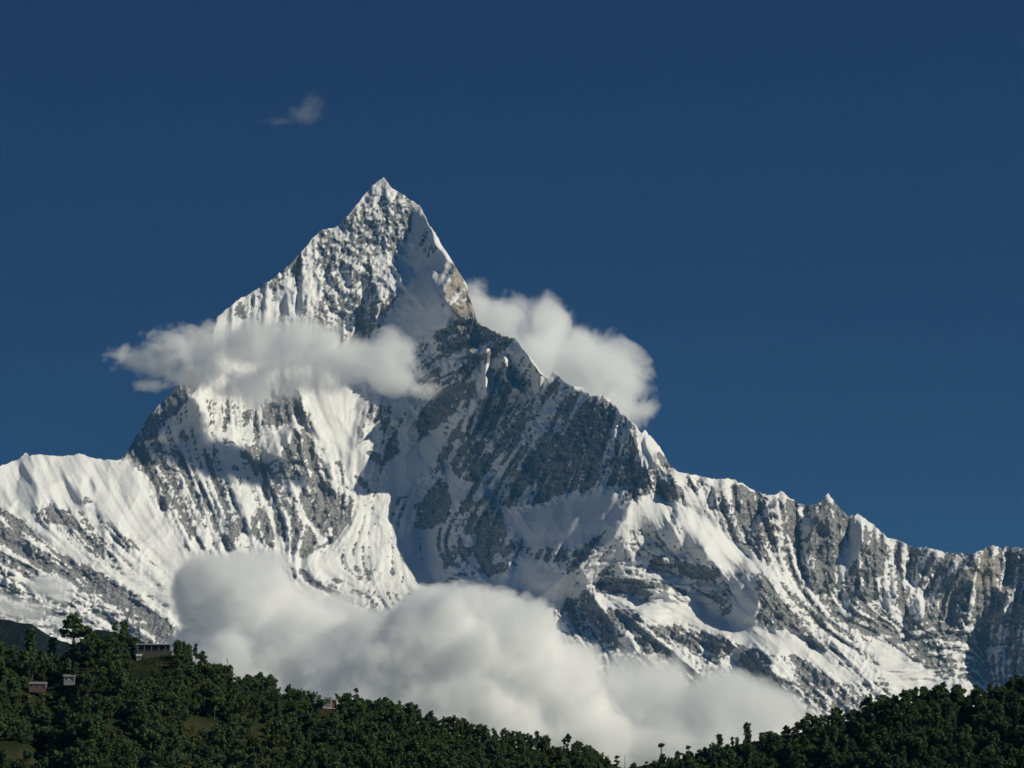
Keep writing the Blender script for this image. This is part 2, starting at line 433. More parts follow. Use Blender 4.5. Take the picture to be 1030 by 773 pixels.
def build_mountain():
    T = gu.shape
    # target slopes: P along x (positive = turned to the sun), Q along z
    P = np.full(T, 0.30); Q = np.full(T, 0.80)
    sh = np.zeros(T)
    for val, pts in SHADE:
        poly_mask(pts, P, val * (1.0 if pts[0][0] < 600 else 1.1))
    for val, pts in LIT:
        poly_mask(pts, P, val)
    R = np.zeros(T)
    for val, pts in ROCK: poly_mask(pts, R, val, 'set')
    MT = np.zeros(T)
    for val, pts in MOTTLE: poly_mask(pts, MT, val)
    MT = fftblur(MT, 5)
    R = np.where(R > .44, R, np.maximum(R, MT))
    for pts in SNOW: poly_mask(pts, R, 0.0, 'set')
    RIB = np.zeros(T)
    for val, pts in LIT: poly_mask(pts, RIB, 1.0 if val >= 1.1 else 0.0)
    RIB = fftblur(RIB, 1.8)
    Pb = fftblur(P, 1.2); Rb = fftblur(R, 1.0)
    Q = 0.92 - 0.45 * fftblur(R, 3)
    Q += 0.9 * np.exp(-((gv - 598) / 7.0) ** 2) * smooth(250, 330, gu) * (1 - smooth(540, 560, gu))
    Q += 0.7 * np.exp(-((gv - (600 + (gu - 600) * .27)) / 10.0) ** 2) * smooth(590, 620, gu) * (1 - smooth(720, 760, gu))
    # screened integration with FFT on a mirrored domain
    gx = Pb * MPP                      # dD/du
    gy = -Q * MPP                      # dD/dv (v grows downwards)
    D0 = -0.80 * MPP * (gv - 350)
    hx = gx; hy = gy + 0.80 * MPP      # residual gradients against the leaning plane
    def mir(a, sx, sy):
        b = np.concatenate([a, sx * a[:, ::-1]], 1)
        return np.concatenate([b, sy * b[::-1]], 0)
    GX = mir(hx, -1, 1); GY = mir(hy, 1, -1)
    ky = 2 * np.pi * np.fft.fftfreq(GX.shape[0])[:, None]; kx = 2 * np.pi * np.fft.fftfreq(GX.shape[1])[None, :]
    lam = (1 / 500.0) ** 2
    wq = .22
    F = (-1j * kx * np.fft.fft2(GX) - 1j * wq * ky * np.fft.fft2(GY)) / (kx ** 2 + wq * ky ** 2 + lam)
    D = np.real(np.fft.ifft2(F))[:T[0], :T[1]]
    D = D0 + D
    # fall lines
    A = np.array(ANG, float)
    wx = np.zeros(T); wy = np.zeros(T)
    for x, y, a in A:
        w = 1 / (((gu - x) ** 2 + (gv - y) ** 2) + 150.0) ** 1.6
        wx += w * math.sin(math.radians(a)); wy += w * math.cos(math.radians(a))
    n = np.hypot(wx, wy); wx /= n; wy /= n

    def lic(src, L):
        acc = src.copy(); cnt = 1
        for sgn in (-1, 1):
            x = gu - U0 + 0.0; y = gv - V0 + 0.0
            for k in range(L):
                xi = np.clip(np.rint(x).astype(int), 0, T[1] - 1); yi = np.clip(np.rint(y).astype(int), 0, T[0] - 1)
                x = x + sgn * wx[yi, xi]; y = y + sgn * wy[yi, xi]
                xf = np.clip(x, 0, T[1] - 1.001); yf = np.clip(y, 0, T[0] - 1.001)
                xi = xf.astype(int); yi = yf.astype(int); fx = xf - xi; fy = yf - yi
                acc += (src[yi, xi] * (1 - fx) + src[yi, xi + 1] * fx) * (1 - fy) + (src[yi + 1, xi] * (1 - fx) + src[yi + 1, xi + 1] * fx) * fy
                cnt += 1
        r = acc / cnt
        return (r - r.mean()) / r.std()
    r = np.random.default_rng(5)
    W = r.standard_normal(T)
    L1 = lic(fftblur(W, 1.7), 34)
    L2 = lic(fftblur(r.standard_normal(T), .8), 16)
    L3 = lic(fftblur(r.standard_normal(T), 4.5), 44)
    wu = gu + 6 * fbm(gu / 30, gv / 30, 3, 70); wv = gv + 6 * fbm(gu / 30, gv / 30, 3, 80)
    big = fbm(wu / 60, wv / 75, 2, 1, True)
    crag = fbm(wu / 17, wv / 22, 4, 9, True, .55)
    fine = fbm(gu / 5.5, gv / 6.5, 3, 20)
    micro = fbm(gu / 2.7, gv / 3.0, 2, 25)
    Rs = smooth(.15, .7, fftblur(R, 2.5))
    rough = smooth(.02, .30, fftblur(R, 6)) * (1 - Rs)
    D -= 40 * big + RIB * (60 + 220 * smooth(430, 455, gu) * (1 - smooth(540, 560, gu)) * smooth(335, 350, gv))
    fl = .35 + .65 * smooth(-.3, .5, fbm(gu / 45, gv / 45, 2, 66))
    pyr = 1 - smooth(318, 345, gv + .0 * gu) * 1.0
    pyr = pyr * (1 - smooth(405, 425, gu)) * smooth(290, 330, gu)
    L1 = L1 * (1 - .62 * pyr); L2 = L2 * (1 - .5 * pyr); L3 = L3 * (1 - .75 * pyr)
    D -= pyr * crag * 14 - pyr * fine * 12
    D += 13 * L3 * (0.5 + Rs)
    D += L1 * (5.5 * fl + 7 * Rs)
    D += L2 * (1.9 * fl + 4.5 * Rs)
    D -= crag * (3 + 42 * Rs)
    D += fine * (.6 + 13 * Rs) + micro * 7 * Rs
    D += rough * (fine * 9 + micro * 4 - crag * 20 + L2 * 2.5 + L1 * 5 + L3 * 6)
    # layered rock in the lower right and on the shoulder below the summit
    lay = smooth(860, 900, gu) * smooth(612, 640, gv) + np.exp(-(((gu - 475) / 45) ** 2 + ((gv - 345) / 22) ** 2) ** 2) \
        + 0.8 * (1 - smooth(150, 200, gu)) * smooth(540, 590, gv) + .8 * np.exp(-(((gu - 650) / 80) ** 2 + ((gv - 590) / 40) ** 2) ** 2)
    lay = lay + .45 * np.exp(-(((gu - 590) / 45) ** 2 + ((gv - 445) / 40) ** 2) ** 2)
    lay = np.clip(lay, 0, 1)
    ph = gv + 0.12 * (gu - 900) * smooth(880, 900, gu) + 5 * fbm(gu / 40, gv / 14, 3, 90)
    st = perlin(ph / 5.5, gu / 60, 33) + .5 * perlin(ph / 2.6, gu / 34, 34)
    D += lay * st * 26
    # where the snow holds
    Dz = -np.gradient(fftblur(D, .8), axis=0) / MPP
    Dx = np.gradient(fftblur(D, .8), axis=1) / MPP
    q = np.clip(Dz - 0.75, -1.2, 1.2)
    rr = smooth(.0, .3, Rb)
    t = Rb + rr * (0.20 * L1 + .17 * L2 + .08 * L3 - 0.16 * q + .16 * crag + .40 * fine + .55 * micro + .35 * lay * st) + (1 - rr) * (.18 * fine + .2 * micro + .05 * L2)
    t -= .10 * (1 - smooth(.02, .2, Rb))
    rock = smooth(.36, .62, t)
    return D, rock, Rb, q


D_, ROCKMASK, RB, QL = build_mountain()


def samp(a, u, v):
    x = np.clip(u - U0, 0, a.shape[1] - 1.001); y = np.clip(v - V0, 0, a.shape[0] - 1.001)
    xi = x.astype(int); yi = y.astype(int); fx = x - xi; fy = y - yi
    return (a[yi, xi] * (1 - fx) + a[yi, xi + 1] * fx) * (1 - fy) + (a[yi + 1, xi] * (1 - fx) + a[yi + 1, xi + 1] * fx) * fy


def make_mountain(mat):
    NC = 1500; NR = 700; NB = 50
    us = np.linspace(U0 + 2, U1 - 3, NC)
    sk = np.array(SKYLINE, float)
    vsky = np.interp(us, sk[:, 0], sk[:, 1])
    vsky += 1.6 * fbm(us / 9, us * 0 + 3.3, 4, 40, True) + .5 + 1.5 * np.abs(perlin(us / 3.1, us * 0 + 8.7, 44)) * (.5 + 1.0 * smooth(-.2, .3, perlin(us / 40, us * 0 + 1.7, 45)))
    vb = 772.0
    t = np.linspace(0, 1, NR)[:, None]
    v = vb + (vsky[None, :] - vb) * t
    u = np.broadcast_to(us, v.shape)
    Y = 25000 + samp(D_, u, v)
    rk = samp(ROCKMASK, u, v); rb = samp(RB, u, v)
    tone = np.zeros_like(rk)
    tone += np.exp(-(((u - 464) / 22) ** 2 + ((v - 295) / 34) ** 2) ** 2)          # warm brown rock below the east shoulder
    tone += .6 * np.exp(-(((u - 995) / 18) ** 2 + ((v - 575) / 22) ** 2) ** 2)
    # rounding just under the crest so that it reads as a ridge
    X, _, Z = at(u, v, Y)
    # apron in front, down to the valley floor
    fr = []
    for k, s in enumerate((1.0, .66, .33)):
        fr.append((X[:1] * 1.0, Y[:1] - 1800 * s, Z[:1] * (1 - s) - 60 * s))
    # far side of the massif
    s = np.linspace(0, 1, NB + 1)[1:, None] ** 1.3
    drop = Z[-1:] + 80
    Xb = np.broadcast_to(X[-1:], (NB, NC)); Yb = Y[-1:] + drop * s * 1.15 + 60 * fbm(Xb / 500, s * 20 + 0 * Xb, 3, 77) * np.minimum(s * 8, 1)
    Zb = Z[-1:] - drop * s
    X = np.concatenate([f[0] for f in fr] + [X, Xb]); Y = np.concatenate([f[1] for f in fr] + [Y, Yb]); Z = np.concatenate([f[2] for f in fr] + [Z, Zb])
    rk = np.concatenate([rk[:1]] * 3 + [rk, np.broadcast_to(rk[-1:], (NB, NC)) * .7])
    tone = np.concatenate([tone[:1]] * 3 + [tone, np.zeros((NB, NC))])
    nr = X.shape[0]
    me = np_mesh('mountain', np.stack([X, Y, Z], -1).reshape(-1, 3), grid_quads(nr, NC), [mat], True)
    for nm, arr in (('rock', rk), ('tone', tone)):
        a = me.attributes.new(nm, 'FLOAT', 'POINT')
        a.data.foreach_set('value', np.ascontiguousarray(arr, dtype=np.float32).ravel())
    o = link('mountain', me)
    tag(o, 'steep snow covered mountain with a sharp rocky summit pyramid and long serrated ridges', 'mountain', kind='structure')
    return o


# ---------------------------------------------------------------- materials
class NT:
    def __init__(s, name):
        s.m = bpy.data.materials.new(name); s.m.use_nodes = True
        s.t = s.m.node_tree; s.t.nodes.clear()
        s.out = s.t.nodes.new('ShaderNodeOutputMaterial')
    def n(s, ty, **kw):
        nd = s.t.nodes.new('ShaderNode' + ty)
        for k, v in kw.items():
            setattr(nd, k, v)
        return nd
    def l(s, a, b): s.t.links.new(a, b)
    def math(s, op, a, b=None, clamp=False):
        nd = s.n('Math', operation=op); nd.use_clamp = clamp
        for i, x in enumerate((a, b)):
            if x is None: continue
            if isinstance(x, (int, float)): nd.inputs[i].default_value = x
            else: s.l(x, nd.inputs[i])
        return nd.outputs[0]
    def mix(s, f, a, b):
        nd = s.n('Mix', data_type='RGBA')
        for i, x in ((0, f), (6, a), (7, b)):
            if isinstance(x, (int, float)): nd.inputs[i].default_value = x
            elif isinstance(x, tuple): nd.inputs[i].default_value = x if len(x) == 4 else x + (1,)
            else: s.l(x, nd.inputs[i])
        return nd.outputs[2]
    def noise(s, scale, detail=4, rough=.5, vec=None, dist=0):
        nd = s.n('TexNoise'); nd.inputs['Scale'].default_value = scale; nd.inputs['Detail'].default_value = detail
        nd.inputs['Roughness'].default_value = rough; nd.inputs['Distortion'].default_value = dist
        if vec is not None: s.l(vec, nd.inputs['Vector'])
        return nd.outputs['Fac']
    def ramp(s, f, pts):
        nd = s.n('ValToRGB'); r = nd.color_ramp
        while len(r.elements) < len(pts): r.elements.new(.5)
        for e, (p, c) in zip(r.elements, pts):
            e.position = p; e.color = c if len(c) == 4 else tuple(c) + (1,)
        s.l(f, nd.inputs[0]); return nd.outputs[0]
    def geo(s): return s.n('NewGeometry').outputs['Position']


def mat_mountain():
    g = NT('snow_and_rock')
    pos = g.geo()
    at_r = g.n('Attribute', attribute_name='rock').outputs['Fac']
    at_t = g.n('Attribute', attribute_name='tone').outputs['Fac']
    n1 = g.noise(0.034, 6, .7, pos)
    n2 = g.noise(0.009, 4, .6, pos)
    n3 = g.noise(0.0016, 3, .5, pos)
    j = g.math('MULTIPLY', g.math('SUBTRACT', n1, .5), 1.5)
    gate = g.math('MULTIPLY', g.math('MULTIPLY', at_r, g.math('SUBTRACT', 1.0, at_r)), 4.0)
    r = g.math('ADD', at_r, g.math('MULTIPLY', j, g.math('ADD', gate, .35)))
    mr = g.n('MapRange'); mr.interpolation_type = 'SMOOTHSTEP'
    mr.inputs[1].default_value = .25; mr.inputs[2].default_value = .75
    g.l(r, mr.inputs[0])
    rockc = g.ramp(n2, [(0.25, (.085, .080, .078)), (.5, (.15, .142, .135)), (.75, (.25, .235, .215))])
    rockc = g.mix(g.math('MULTIPLY', n3, .8), rockc, (.13, .125, .13))
    rockc = g.mix(g.math('MULTIPLY', at_t, .8), rockc, (.36, .29, .21))
    snowc = g.mix(n3, (.86, .85, .83), (.80, .80, .80))
    dust = g.math('MULTIPLY', g.ramp(g.noise(.05, 4, .7, pos), [(.42, (0, 0, 0)), (.68, (1, 1, 1))]), .42)
    rockc = g.mix(dust, rockc, snowc)
    c = g.mix(mr.outputs[0], snowc, rockc)
    b = g.n('BsdfPrincipled')
    g.l(c, b.inputs['Base Color']); b.inputs['Roughness'].default_value = .75
    b.inputs['Specular IOR Level'].default_value = .15
    bump = g.n('Bump'); bump.inputs['Strength'].default_value = .8; bump.inputs['Distance'].default_value = 14
    h = g.math('MULTIPLY', g.noise(.035, 5, .65, pos), g.math('ADD', g.math('MULTIPLY', mr.outputs[0], 1.0), .42))
    g.l(h, bump.inputs['Height']); g.l(bump.outputs[0], b.inputs['Normal'])
    g.l(b.outputs[0], g.out.inputs['Surface'])
    return g.m


mountain = make_mountain(mat_mountain())


# ---------------------------------------------------------------- land
def mat_ground():
    g = NT('valley_green'); pos = g.geo()
    c = g.ramp(g.noise(.004, 6, .6, pos), [(.3, (.035, .05, .02)), (.5, (.06, .075, .03)), (.7, (.10, .095, .05))])
    b = g.n('BsdfDiffuse'); g.l(c, b.inputs[0]); g.l(b.outputs[0], g.out.inputs[0]); return g.m


def mat_hill():
    g = NT('hill_grass'); pos = g.geo()
    n = g.noise(.02, 5, .6, pos); n2 = g.noise(.3, 4, .6, pos)
    c = g.ramp(n, [(.35, (.016, .024, .012)), (.5, (.036, .048, .018)), (.6, (.068, .056, .03)), (.7, (.042, .056, .02))])
    c = g.mix(g.math('MULTIPLY', n2, .8), c, (.012, .018, .008))
    b = g.n('BsdfDiffuse'); g.l(c, b.inputs[0])
    bp = g.n('Bump'); bp.inputs['Distance'].default_value = 1.5; g.l(n2, bp.inputs['Height']); g.l(bp.outputs[0], b.inputs['Normal'])
    g.l(b.outputs[0], g.out.inputs[0]); return g.m


def make_ground():
    n = 260
    a = np.linspace(-1, 1, n)
    c = np.sign(a) * (np.abs(a) ** 3) * 90000 + a * 1500
    x, y = np.meshgrid(c, c + 6000)
    r = np.hypot(x, y)
    z = -62 + 60.2 * np.exp(-(r / 260) ** 2) + 4 * fbm(x / 900, y / 900, 3, 5) * (r > 500)
    me = np_mesh('ground', np.stack([x, y, z], -1).reshape(-1, 3), grid_quads(n, n), [mat_ground()], True)
    tag(link('ground', me), 'broad dark green valley floor in front of the hills', 'ground', kind='structure')


make_ground()

# crest of the wooded hill (ground line, tree tops rise above it)
CREST = [(-200, 640), (-60, 636), (0, 648), (20, 652), (40, 664), (60, 664), (80, 650), (105, 646), (125, 653), (135, 658), (172, 658), (185, 664), (200, 670), (225, 682), (245, 690), (262, 697), (285, 706), (310, 712),
 (340, 714), (365, 719), (390, 725), (430, 732), (460, 740), (500, 750), (540, 754), (590, 756), (612, 767), (630, 774), (650, 769), (680, 764), (700, 760), (730, 752), (752, 746),
 (775, 744), (800, 738), (830, 730), (860, 724), (880, 718), (905, 711), (930, 710), (960, 712), (985, 712), (1005, 708), (1030, 704), (1090, 694), (1250, 680)]
YC = 2300.0
_cr = np.array(CREST, float)
_crx, _, _crz = at(_cr[:, 0], _cr[:, 1], np.full(len(_cr), YC))


def hill_z(x, y):
    x = np.asarray(x, float); y = np.asarray(y, float)
    yc = YC + 25 * np.sin(x / 90.0)
    cz = np.interp(x * YC / np.maximum(y, 500), _crx, _crz) * 1.0
    d = yc - y
    front = np.maximum(d, 0); back = np.maximum(-d, 0)
    z = cz - .46 * front + .35 * 12 * (1 - np.exp(-front / 12.0)) - .35 * back
    z += (4.5 * fbm(x / 55, y / 55, 3, 15) + 1.2 * fbm(x / 14, y / 14, 2, 16)) * np.minimum(front / 25, 1)
    far = smooth(430, 700, front)
    return np.maximum(z, -66)


def make_hill():
    xs = np.linspace(-900, 900, 600); ys = np.linspace(1880, 2750, 300)
    x, y = np.meshgrid(xs, ys)
    me = np_mesh('hillside', np.stack([x, y, hill_z(x, y)], -1).reshape(-1, 3), grid_quads(300, 600), [mat_hill()], True)
    tag(link('hillside', me), 'low grassy hillside under the dark trees along the bottom', 'hill', kind='structure')


make_hill()


def make_far_hill():
    pts = np.array([(-400, 640), (-100, 612), (0, 622), (30, 626), (55, 640), (75, 648), (98, 632), (130, 636), (170, 662), (240, 700), (400, 790), (900, 800), (1500, 800)], float)
    Y0 = 7600
    cx, _, cz = at(pts[:, 0], pts[:, 1], np.full(len(pts), float(Y0)))
    xs = np.linspace(-3200, 2500, 420); ys = np.linspace(Y0 - 2300, Y0 + 2300, 240)
    x, y = np.meshgrid(xs, ys)
    z = np.interp(x, cx, cz) + 10 * fbm(x / 60, x * 0, 3, 31) - .5 * np.abs(y - Y0) + 40 * fbm(x / 300, y / 300, 4, 32) * np.minimum(np.abs(y - Y0) / 200, 1)
    g = NT('far_forest'); pos = g.geo()
    c = g.ramp(g.noise(.012, 6, .65, pos), [(.35, (.010, .015, .018)), (.6, (.017, .024, .025)), (.75, (.024, .030, .030))])  # forest colour carries a bluish tint that paints in distance haze
    b = g.n('BsdfDiffuse'); g.l(c, b.inputs[0])
    bp = g.n('Bump'); bp.inputs['Distance'].default_value = 12; g.l(g.noise(.06, 4, .6, pos), bp.inputs['Height']); g.l(bp.outputs[0], b.inputs['Normal'])
    g.l(b.outputs[0], g.out.inputs[0])
    me = np_mesh('far_hill', np.stack([x, y, np.maximum(z, -64)], -1).reshape(-1, 3), grid_quads(240, 420), [g.m], True)
    tag(link('far_hill', me), 'dark blue wooded hill beyond the trees at the left edge', 'hill', kind='structure')


make_far_hill()


# ---------------------------------------------------------------- trees
def mat_leaf(name, c1, c2, c3):
    g = NT(name); pos = g.geo()
    oi = g.n('ObjectInfo').outputs['Random']
    n = g.noise(.35, 3, .6, pos); n2 = g.noise(.02, 3, .5, pos)
    c = g.mix(n, c1, c2)
    c = g.mix(g.math('MULTIPLY', g.math('ADD', oi, n2), .45), c, c3)
    d = g.n('BsdfDiffuse'); tr = g.n('BsdfTranslucent'); mx = g.n('MixShader'); mx.inputs[0].default_value = .25
    g.l(c, d.inputs[0]); g.l(c, tr.inputs[0]); g.l(d.outputs[0], mx.inputs[1]); g.l(tr.outputs[0], mx.inputs[2])
    g.l(mx.outputs[0], g.out.inputs[0]); return g.m


def mat_plain(name, c, rough=.8, var=.25, sc=.6):
    g = NT(name); pos = g.geo()
    cc = g.mix(g.noise(sc, 4, .6, pos), tuple(x * (1 - var) for x in c), tuple(min(x * (1 + var), 1) for x in c))
    b = g.n('BsdfPrincipled'); g.l(cc, b.inputs['Base Color']); b.inputs['Roughness'].default_value = rough
    g.l(b.outputs[0], g.out.inputs[0]); return g.m


LEAF = [mat_leaf('dark_foliage', (0.058, 0.098, 0.038), (0.123, 0.172, 0.048), (0.074, 0.113, 0.058)),
        mat_leaf('green_foliage', (.072, .118, .038), (.115, .160, .050), (.105, .125, .046)),
        mat_leaf('blue_green_needles', (0.045, 0.086, 0.044), (0.078, 0.129, 0.058), (0.061, 0.094, 0.054))]
BARK = mat_plain('bark', (.07, .055, .045))


def leaf_quads(centers, size, r, flat=0.0):
    n = len(centers)
    a = r.standard_normal((n, 3)); a /= np.linalg.norm(a, axis=1)[:, None]
    b = r.standard_normal((n, 3)); b[:, 2] *= (1 - flat); b -= a * (a * b).sum(1)[:, None]; b /= np.linalg.norm(b, axis=1)[:, None] + 1e-9
    s = size * (.6 + .8 * r.random((n, 1)))
    a = a * s; b = b * s * .7
    v = np.stack([centers - a, centers - b * .9 + a * .1, centers + a, centers + b], 1).reshape(-1, 3)
    return v, np.arange(n * 4).reshape(-1, 4)


def clump(r, c, rad, n, sz=.5):
    d = r.standard_normal((n, 3)); d /= np.linalg.norm(d, axis=1)[:, None]
    d *= (r.random((n, 1)) ** .4)
    return np.asarray(c) + d * np.asarray(rad)


def limb(p0, p1, r0, r1, k=6):
    p0 = np.array(p0, float); p1 = np.array(p1, float)
    ax = p1 - p0; ax /= np.linalg.norm(ax)
    t = np.array([1, 0, 0]) if abs(ax[0]) < .8 else np.array([0, 1, 0])
    e = np.cross(ax, t); e /= np.linalg.norm(e); f = np.cross(ax, e)
    an = np.arange(k) * 2 * np.pi / k
    ring = np.cos(an)[:, None] * e + np.sin(an)[:, None] * f
    return [p0 + ring * r0, p1 + ring * r1]


def trunk_mesh(name, limbs):
    vs_, qs = [], []; o = 0; k = 6
    for (p0, p1, r0, r1) in limbs:
        a, b = limb(p0, p1, r0, r1, k)
        vs_ += [a, b]
        for i in range(k): qs.append((o + i, o + (i + 1) % k, o + k + (i + 1) % k, o + k + i))
        o += 2 * k
    return np_mesh(name, np.concatenate(vs_), np.array(qs), [BARK], True)


def proto(kind, seed):
    """height about 1 -> built in metres for a tree of typical size; returns trunk mesh, crown mesh"""
    r = np.random.default_rng(seed)
    cs = []; limbs = []
    lf = .62
    if kind == 'round':            # broadleaf, lumpy dome
        H = r.uniform(11, 14); h0 = H * .38
        tp = (r.uniform(-.6, .6), r.uniform(-.6, .6), H * .62)
        limbs.append(((0, 0, -.8), tp, .34, .18))
        for k in range(r.integers(10, 14)):
            a = r.random() * 6.28; rr = r.uniform(.2, 3.3); z = H - 1.6 - r.random() ** .8 * H * .55 - (rr / 3.3) ** 2 * 1.6
            c = (math.cos(a) * rr, math.sin(a) * rr, max(z, 2.2))
            cs.append(clump(r, c, (r.uniform(1.0, 1.9), r.uniform(1.0, 1.9), r.uniform(1.0, 1.9)), 62))
            limbs.append(((tp[0] * .7, tp[1] * .7, H * .42), c, .13, .04))
        mat = 0
    elif kind == 'tall':           # tall with trunk, stacked irregular puffs
        H = r.uniform(15, 18)
        limbs.append(((0, 0, -.8), (r.uniform(-.5, .5), 0, H * .93), .3, .07))
        for k in range(r.integers(8, 12)):
            z = H * r.uniform(.42, .97); a = r.random() * 6.28; rr = r.uniform(.3, 2.1) * (1.15 - z / H * .6)
            c = (math.cos(a) * rr, math.sin(a) * rr, z)
            cs.append(clump(r, c, (r.uniform(.9, 1.6), r.uniform(.9, 1.6), r.uniform(.8, 1.3)), 62))
            limbs.append(((0, 0, z - 1.0), c, .09, .03))
        mat = 0
    elif kind == 'conifer':
        H = r.uniform(13, 17)
        limbs.append(((0, 0, -.8), (0, 0, H * .97), .28, .04))
        nl = 11
        for k in range(nl):
            f = k / (nl - 1); z = H * (.16 + .82 * f); R_ = (1 - f) ** .8 * r.uniform(2.2, 3.0) + .3
            for j in range(5):
                a = r.random() * 6.28; rr = R_ * r.uniform(.5, .9)
                cs.append(clump(r, (math.cos(a) * rr, math.sin(a) * rr, z - rr * .25), (R_ * .42, R_ * .42, .5), 13))
        mat = 2
    elif kind == 'crown_on_pole':  # bare pole with a small tuft on top
        H = r.uniform(15, 17)
        limbs.append(((0, 0, -.8), (.4, 0, H * .96), .5, .25))
        for z, w in ((.97, 1.25), (.92, 1.5), (.60, 1.1), (.5, 1.35), (.4, 1.5), (.3, 1.6), (.22, 1.6)):
            cs.append(clump(r, (r.uniform(-.4, .4), r.uniform(-.4, .4), H * z), (w, w, w * .55), 55))
        mat = 0
    elif kind == 'feathery':       # leaning bamboo-like plumes
        H = r.uniform(10, 13)
        for k in range(9):
            a = r.random() * 6.28; L = H * r.uniform(.7, 1)
            q0 = np.array((0, 0, 0)); q1 = np.array((math.cos(a) * L * .12, math.sin(a) * L * .12, L * .7)); q2 = np.array((math.cos(a) * L * .36, math.sin(a) * L * .36, L * .95))
            limbs.append((q0, q1, .1, .06)); limbs.append((q1, q2, .06, .02))
            t = r.random((65, 1)) ** .6
            p = q0 * (1 - t) ** 2 + 2 * q1 * t * (1 - t) + q2 * t * t
            cs.append(p + r.standard_normal((65, 3)) * (.25 + .5 * (1 - t)) * .8)
        mat = 1
    elif kind == 'spreading':      # tiers of wide flat boughs with gaps, on a bare trunk
        H = 17.0
        limbs.append(((0, 0, -.8), (.3, .2, H * .94), .38, .1))
        for z, w, n in ((.95, 1.9, 3), (.84, 3.0, 5), (.72, 3.9, 6), (.60, 4.6, 6), (.50, 4.3, 5)):
            for j in range(n):
                a = j * 6.28 / n + r.random() * .9; rr = w * r.uniform(.55, 1)
                c = (math.cos(a) * rr, math.sin(a) * rr, H * z + r.uniform(-.4, .4))
                cs.append(clump(r, c, (1.5, 1.5, 1.15), 48)); limbs.append(((.1, .1, H * z - .8), c, .1, .03))
        mat = 0
    elif kind == 'columnar':       # dense upright block
        H = r.uniform(14, 16)
        limbs.append(((0, 0, -.8), (0, 0, H * .8), .35, .12))
        for k in range(12):
            z = H * (.2 + .76 * k / 11)
            cs.append(clump(r, (r.uniform(-.7, .7), r.uniform(-.7, .7), z), (1.9, 1.9, 1.2), 62))
        mat = 0
    else:                          # bush
        H = r.uniform(4, 6)
        limbs.append(((0, 0, -.5), (0, 0, H * .5), .15, .06))
        for k in range(5):
            a = r.random() * 6.28; rr = r.uniform(.3, 1.8)
            cs.append(clump(r, (math.cos(a) * rr, math.sin(a) * rr, H * r.uniform(.35, .7)), (1.5, 1.5, 1.1), 55))
        mat = 1
    c = np.concatenate(cs)
    v, q = leaf_quads(c, lf, r)
    crown = np_mesh('crown', v, q, [LEAF[mat]])
    tr = trunk_mesh('trunk', limbs)
    return dict(kind=kind, H=H, crown=crown, trunk=tr, v=v, mat=mat)


PROT = {}
_s = 300
for kd, n in (('round', 5), ('tall', 4), ('conifer', 2), ('crown_on_pole', 1), ('feathery', 2), ('spreading', 1), ('columnar', 2), ('bush', 3)):
    PROT[kd] = []
    for i in range(n):
        PROT[kd].append(proto(kd, _s)); _s += 1
NAMES = {'round': 'broadleaf_tree', 'tall': 'tall_tree', 'conifer': 'conifer_tree', 'crown_on_pole': 'slender_tree', 'feathery': 'bamboo_clump',
         'spreading': 'spreading_tree', 'columnar': 'columnar_tree', 'bush': 'bush'}
CLEAR = [(152, 667, 24, 12), (100, 703, 16, 6), (62, 694, 24, 6), (20, 762, 26, 12), (205, 735, 22, 12), (240, 690, 9, 8), (262, 745, 12, 18), (330, 760, 30, 8), (395, 740, 30, 3), (180, 700, 22, 5), (120, 748, 26, 9)]


def to_px(x, y, z):
    # where a ground point falls on the vertical plane of the crest (used for the clearings and labels only)
    c, s = math.cos(PITCH), math.sin(PITCH)
    f = y * c + z * s; up = z * c - y * s
    return 515 + FPX * x / f, 386.5 - FPX * up / f


def hill_point(u, v_hint=None, front=0.0):
    """a ground point on the hill in column u, `front` metres this side of the crest"""
    Y = YC - front
    x = (u - 515) / FPX * Y * 1.0
    x /= (math.cos(PITCH) + math.sin(PITCH) * .13)
    return x, Y, float(hill_z(x, Y))


count = {'n': 0}


def place_tree(kd, x, y, z, scale, label, group, variant=None, sx=1.0, rot=None):
    p = PROT[kd][variant if variant is not None else random.randrange(len(PROT[kd]))]
    t = bpy.data.objects.new(NAMES[kd], None)
    t.empty_display_size = 1
    t.location = (x, y, z - .1)
    t.rotation_euler = (0, 0, random.random() * 6.28 if rot is None else rot)
    t.scale = (scale * sx, scale * sx, scale)
    col.objects.link(t)
    for nm in ('trunk', 'crown'):
        c = bpy.data.objects.new(nm, p[nm]); c.parent = t; col.objects.link(c)
    tag(t, label, 'bush' if kd == 'bush' else ('bamboo' if kd == 'feathery' else 'tree'), group)
    count['n'] += 1
    return t


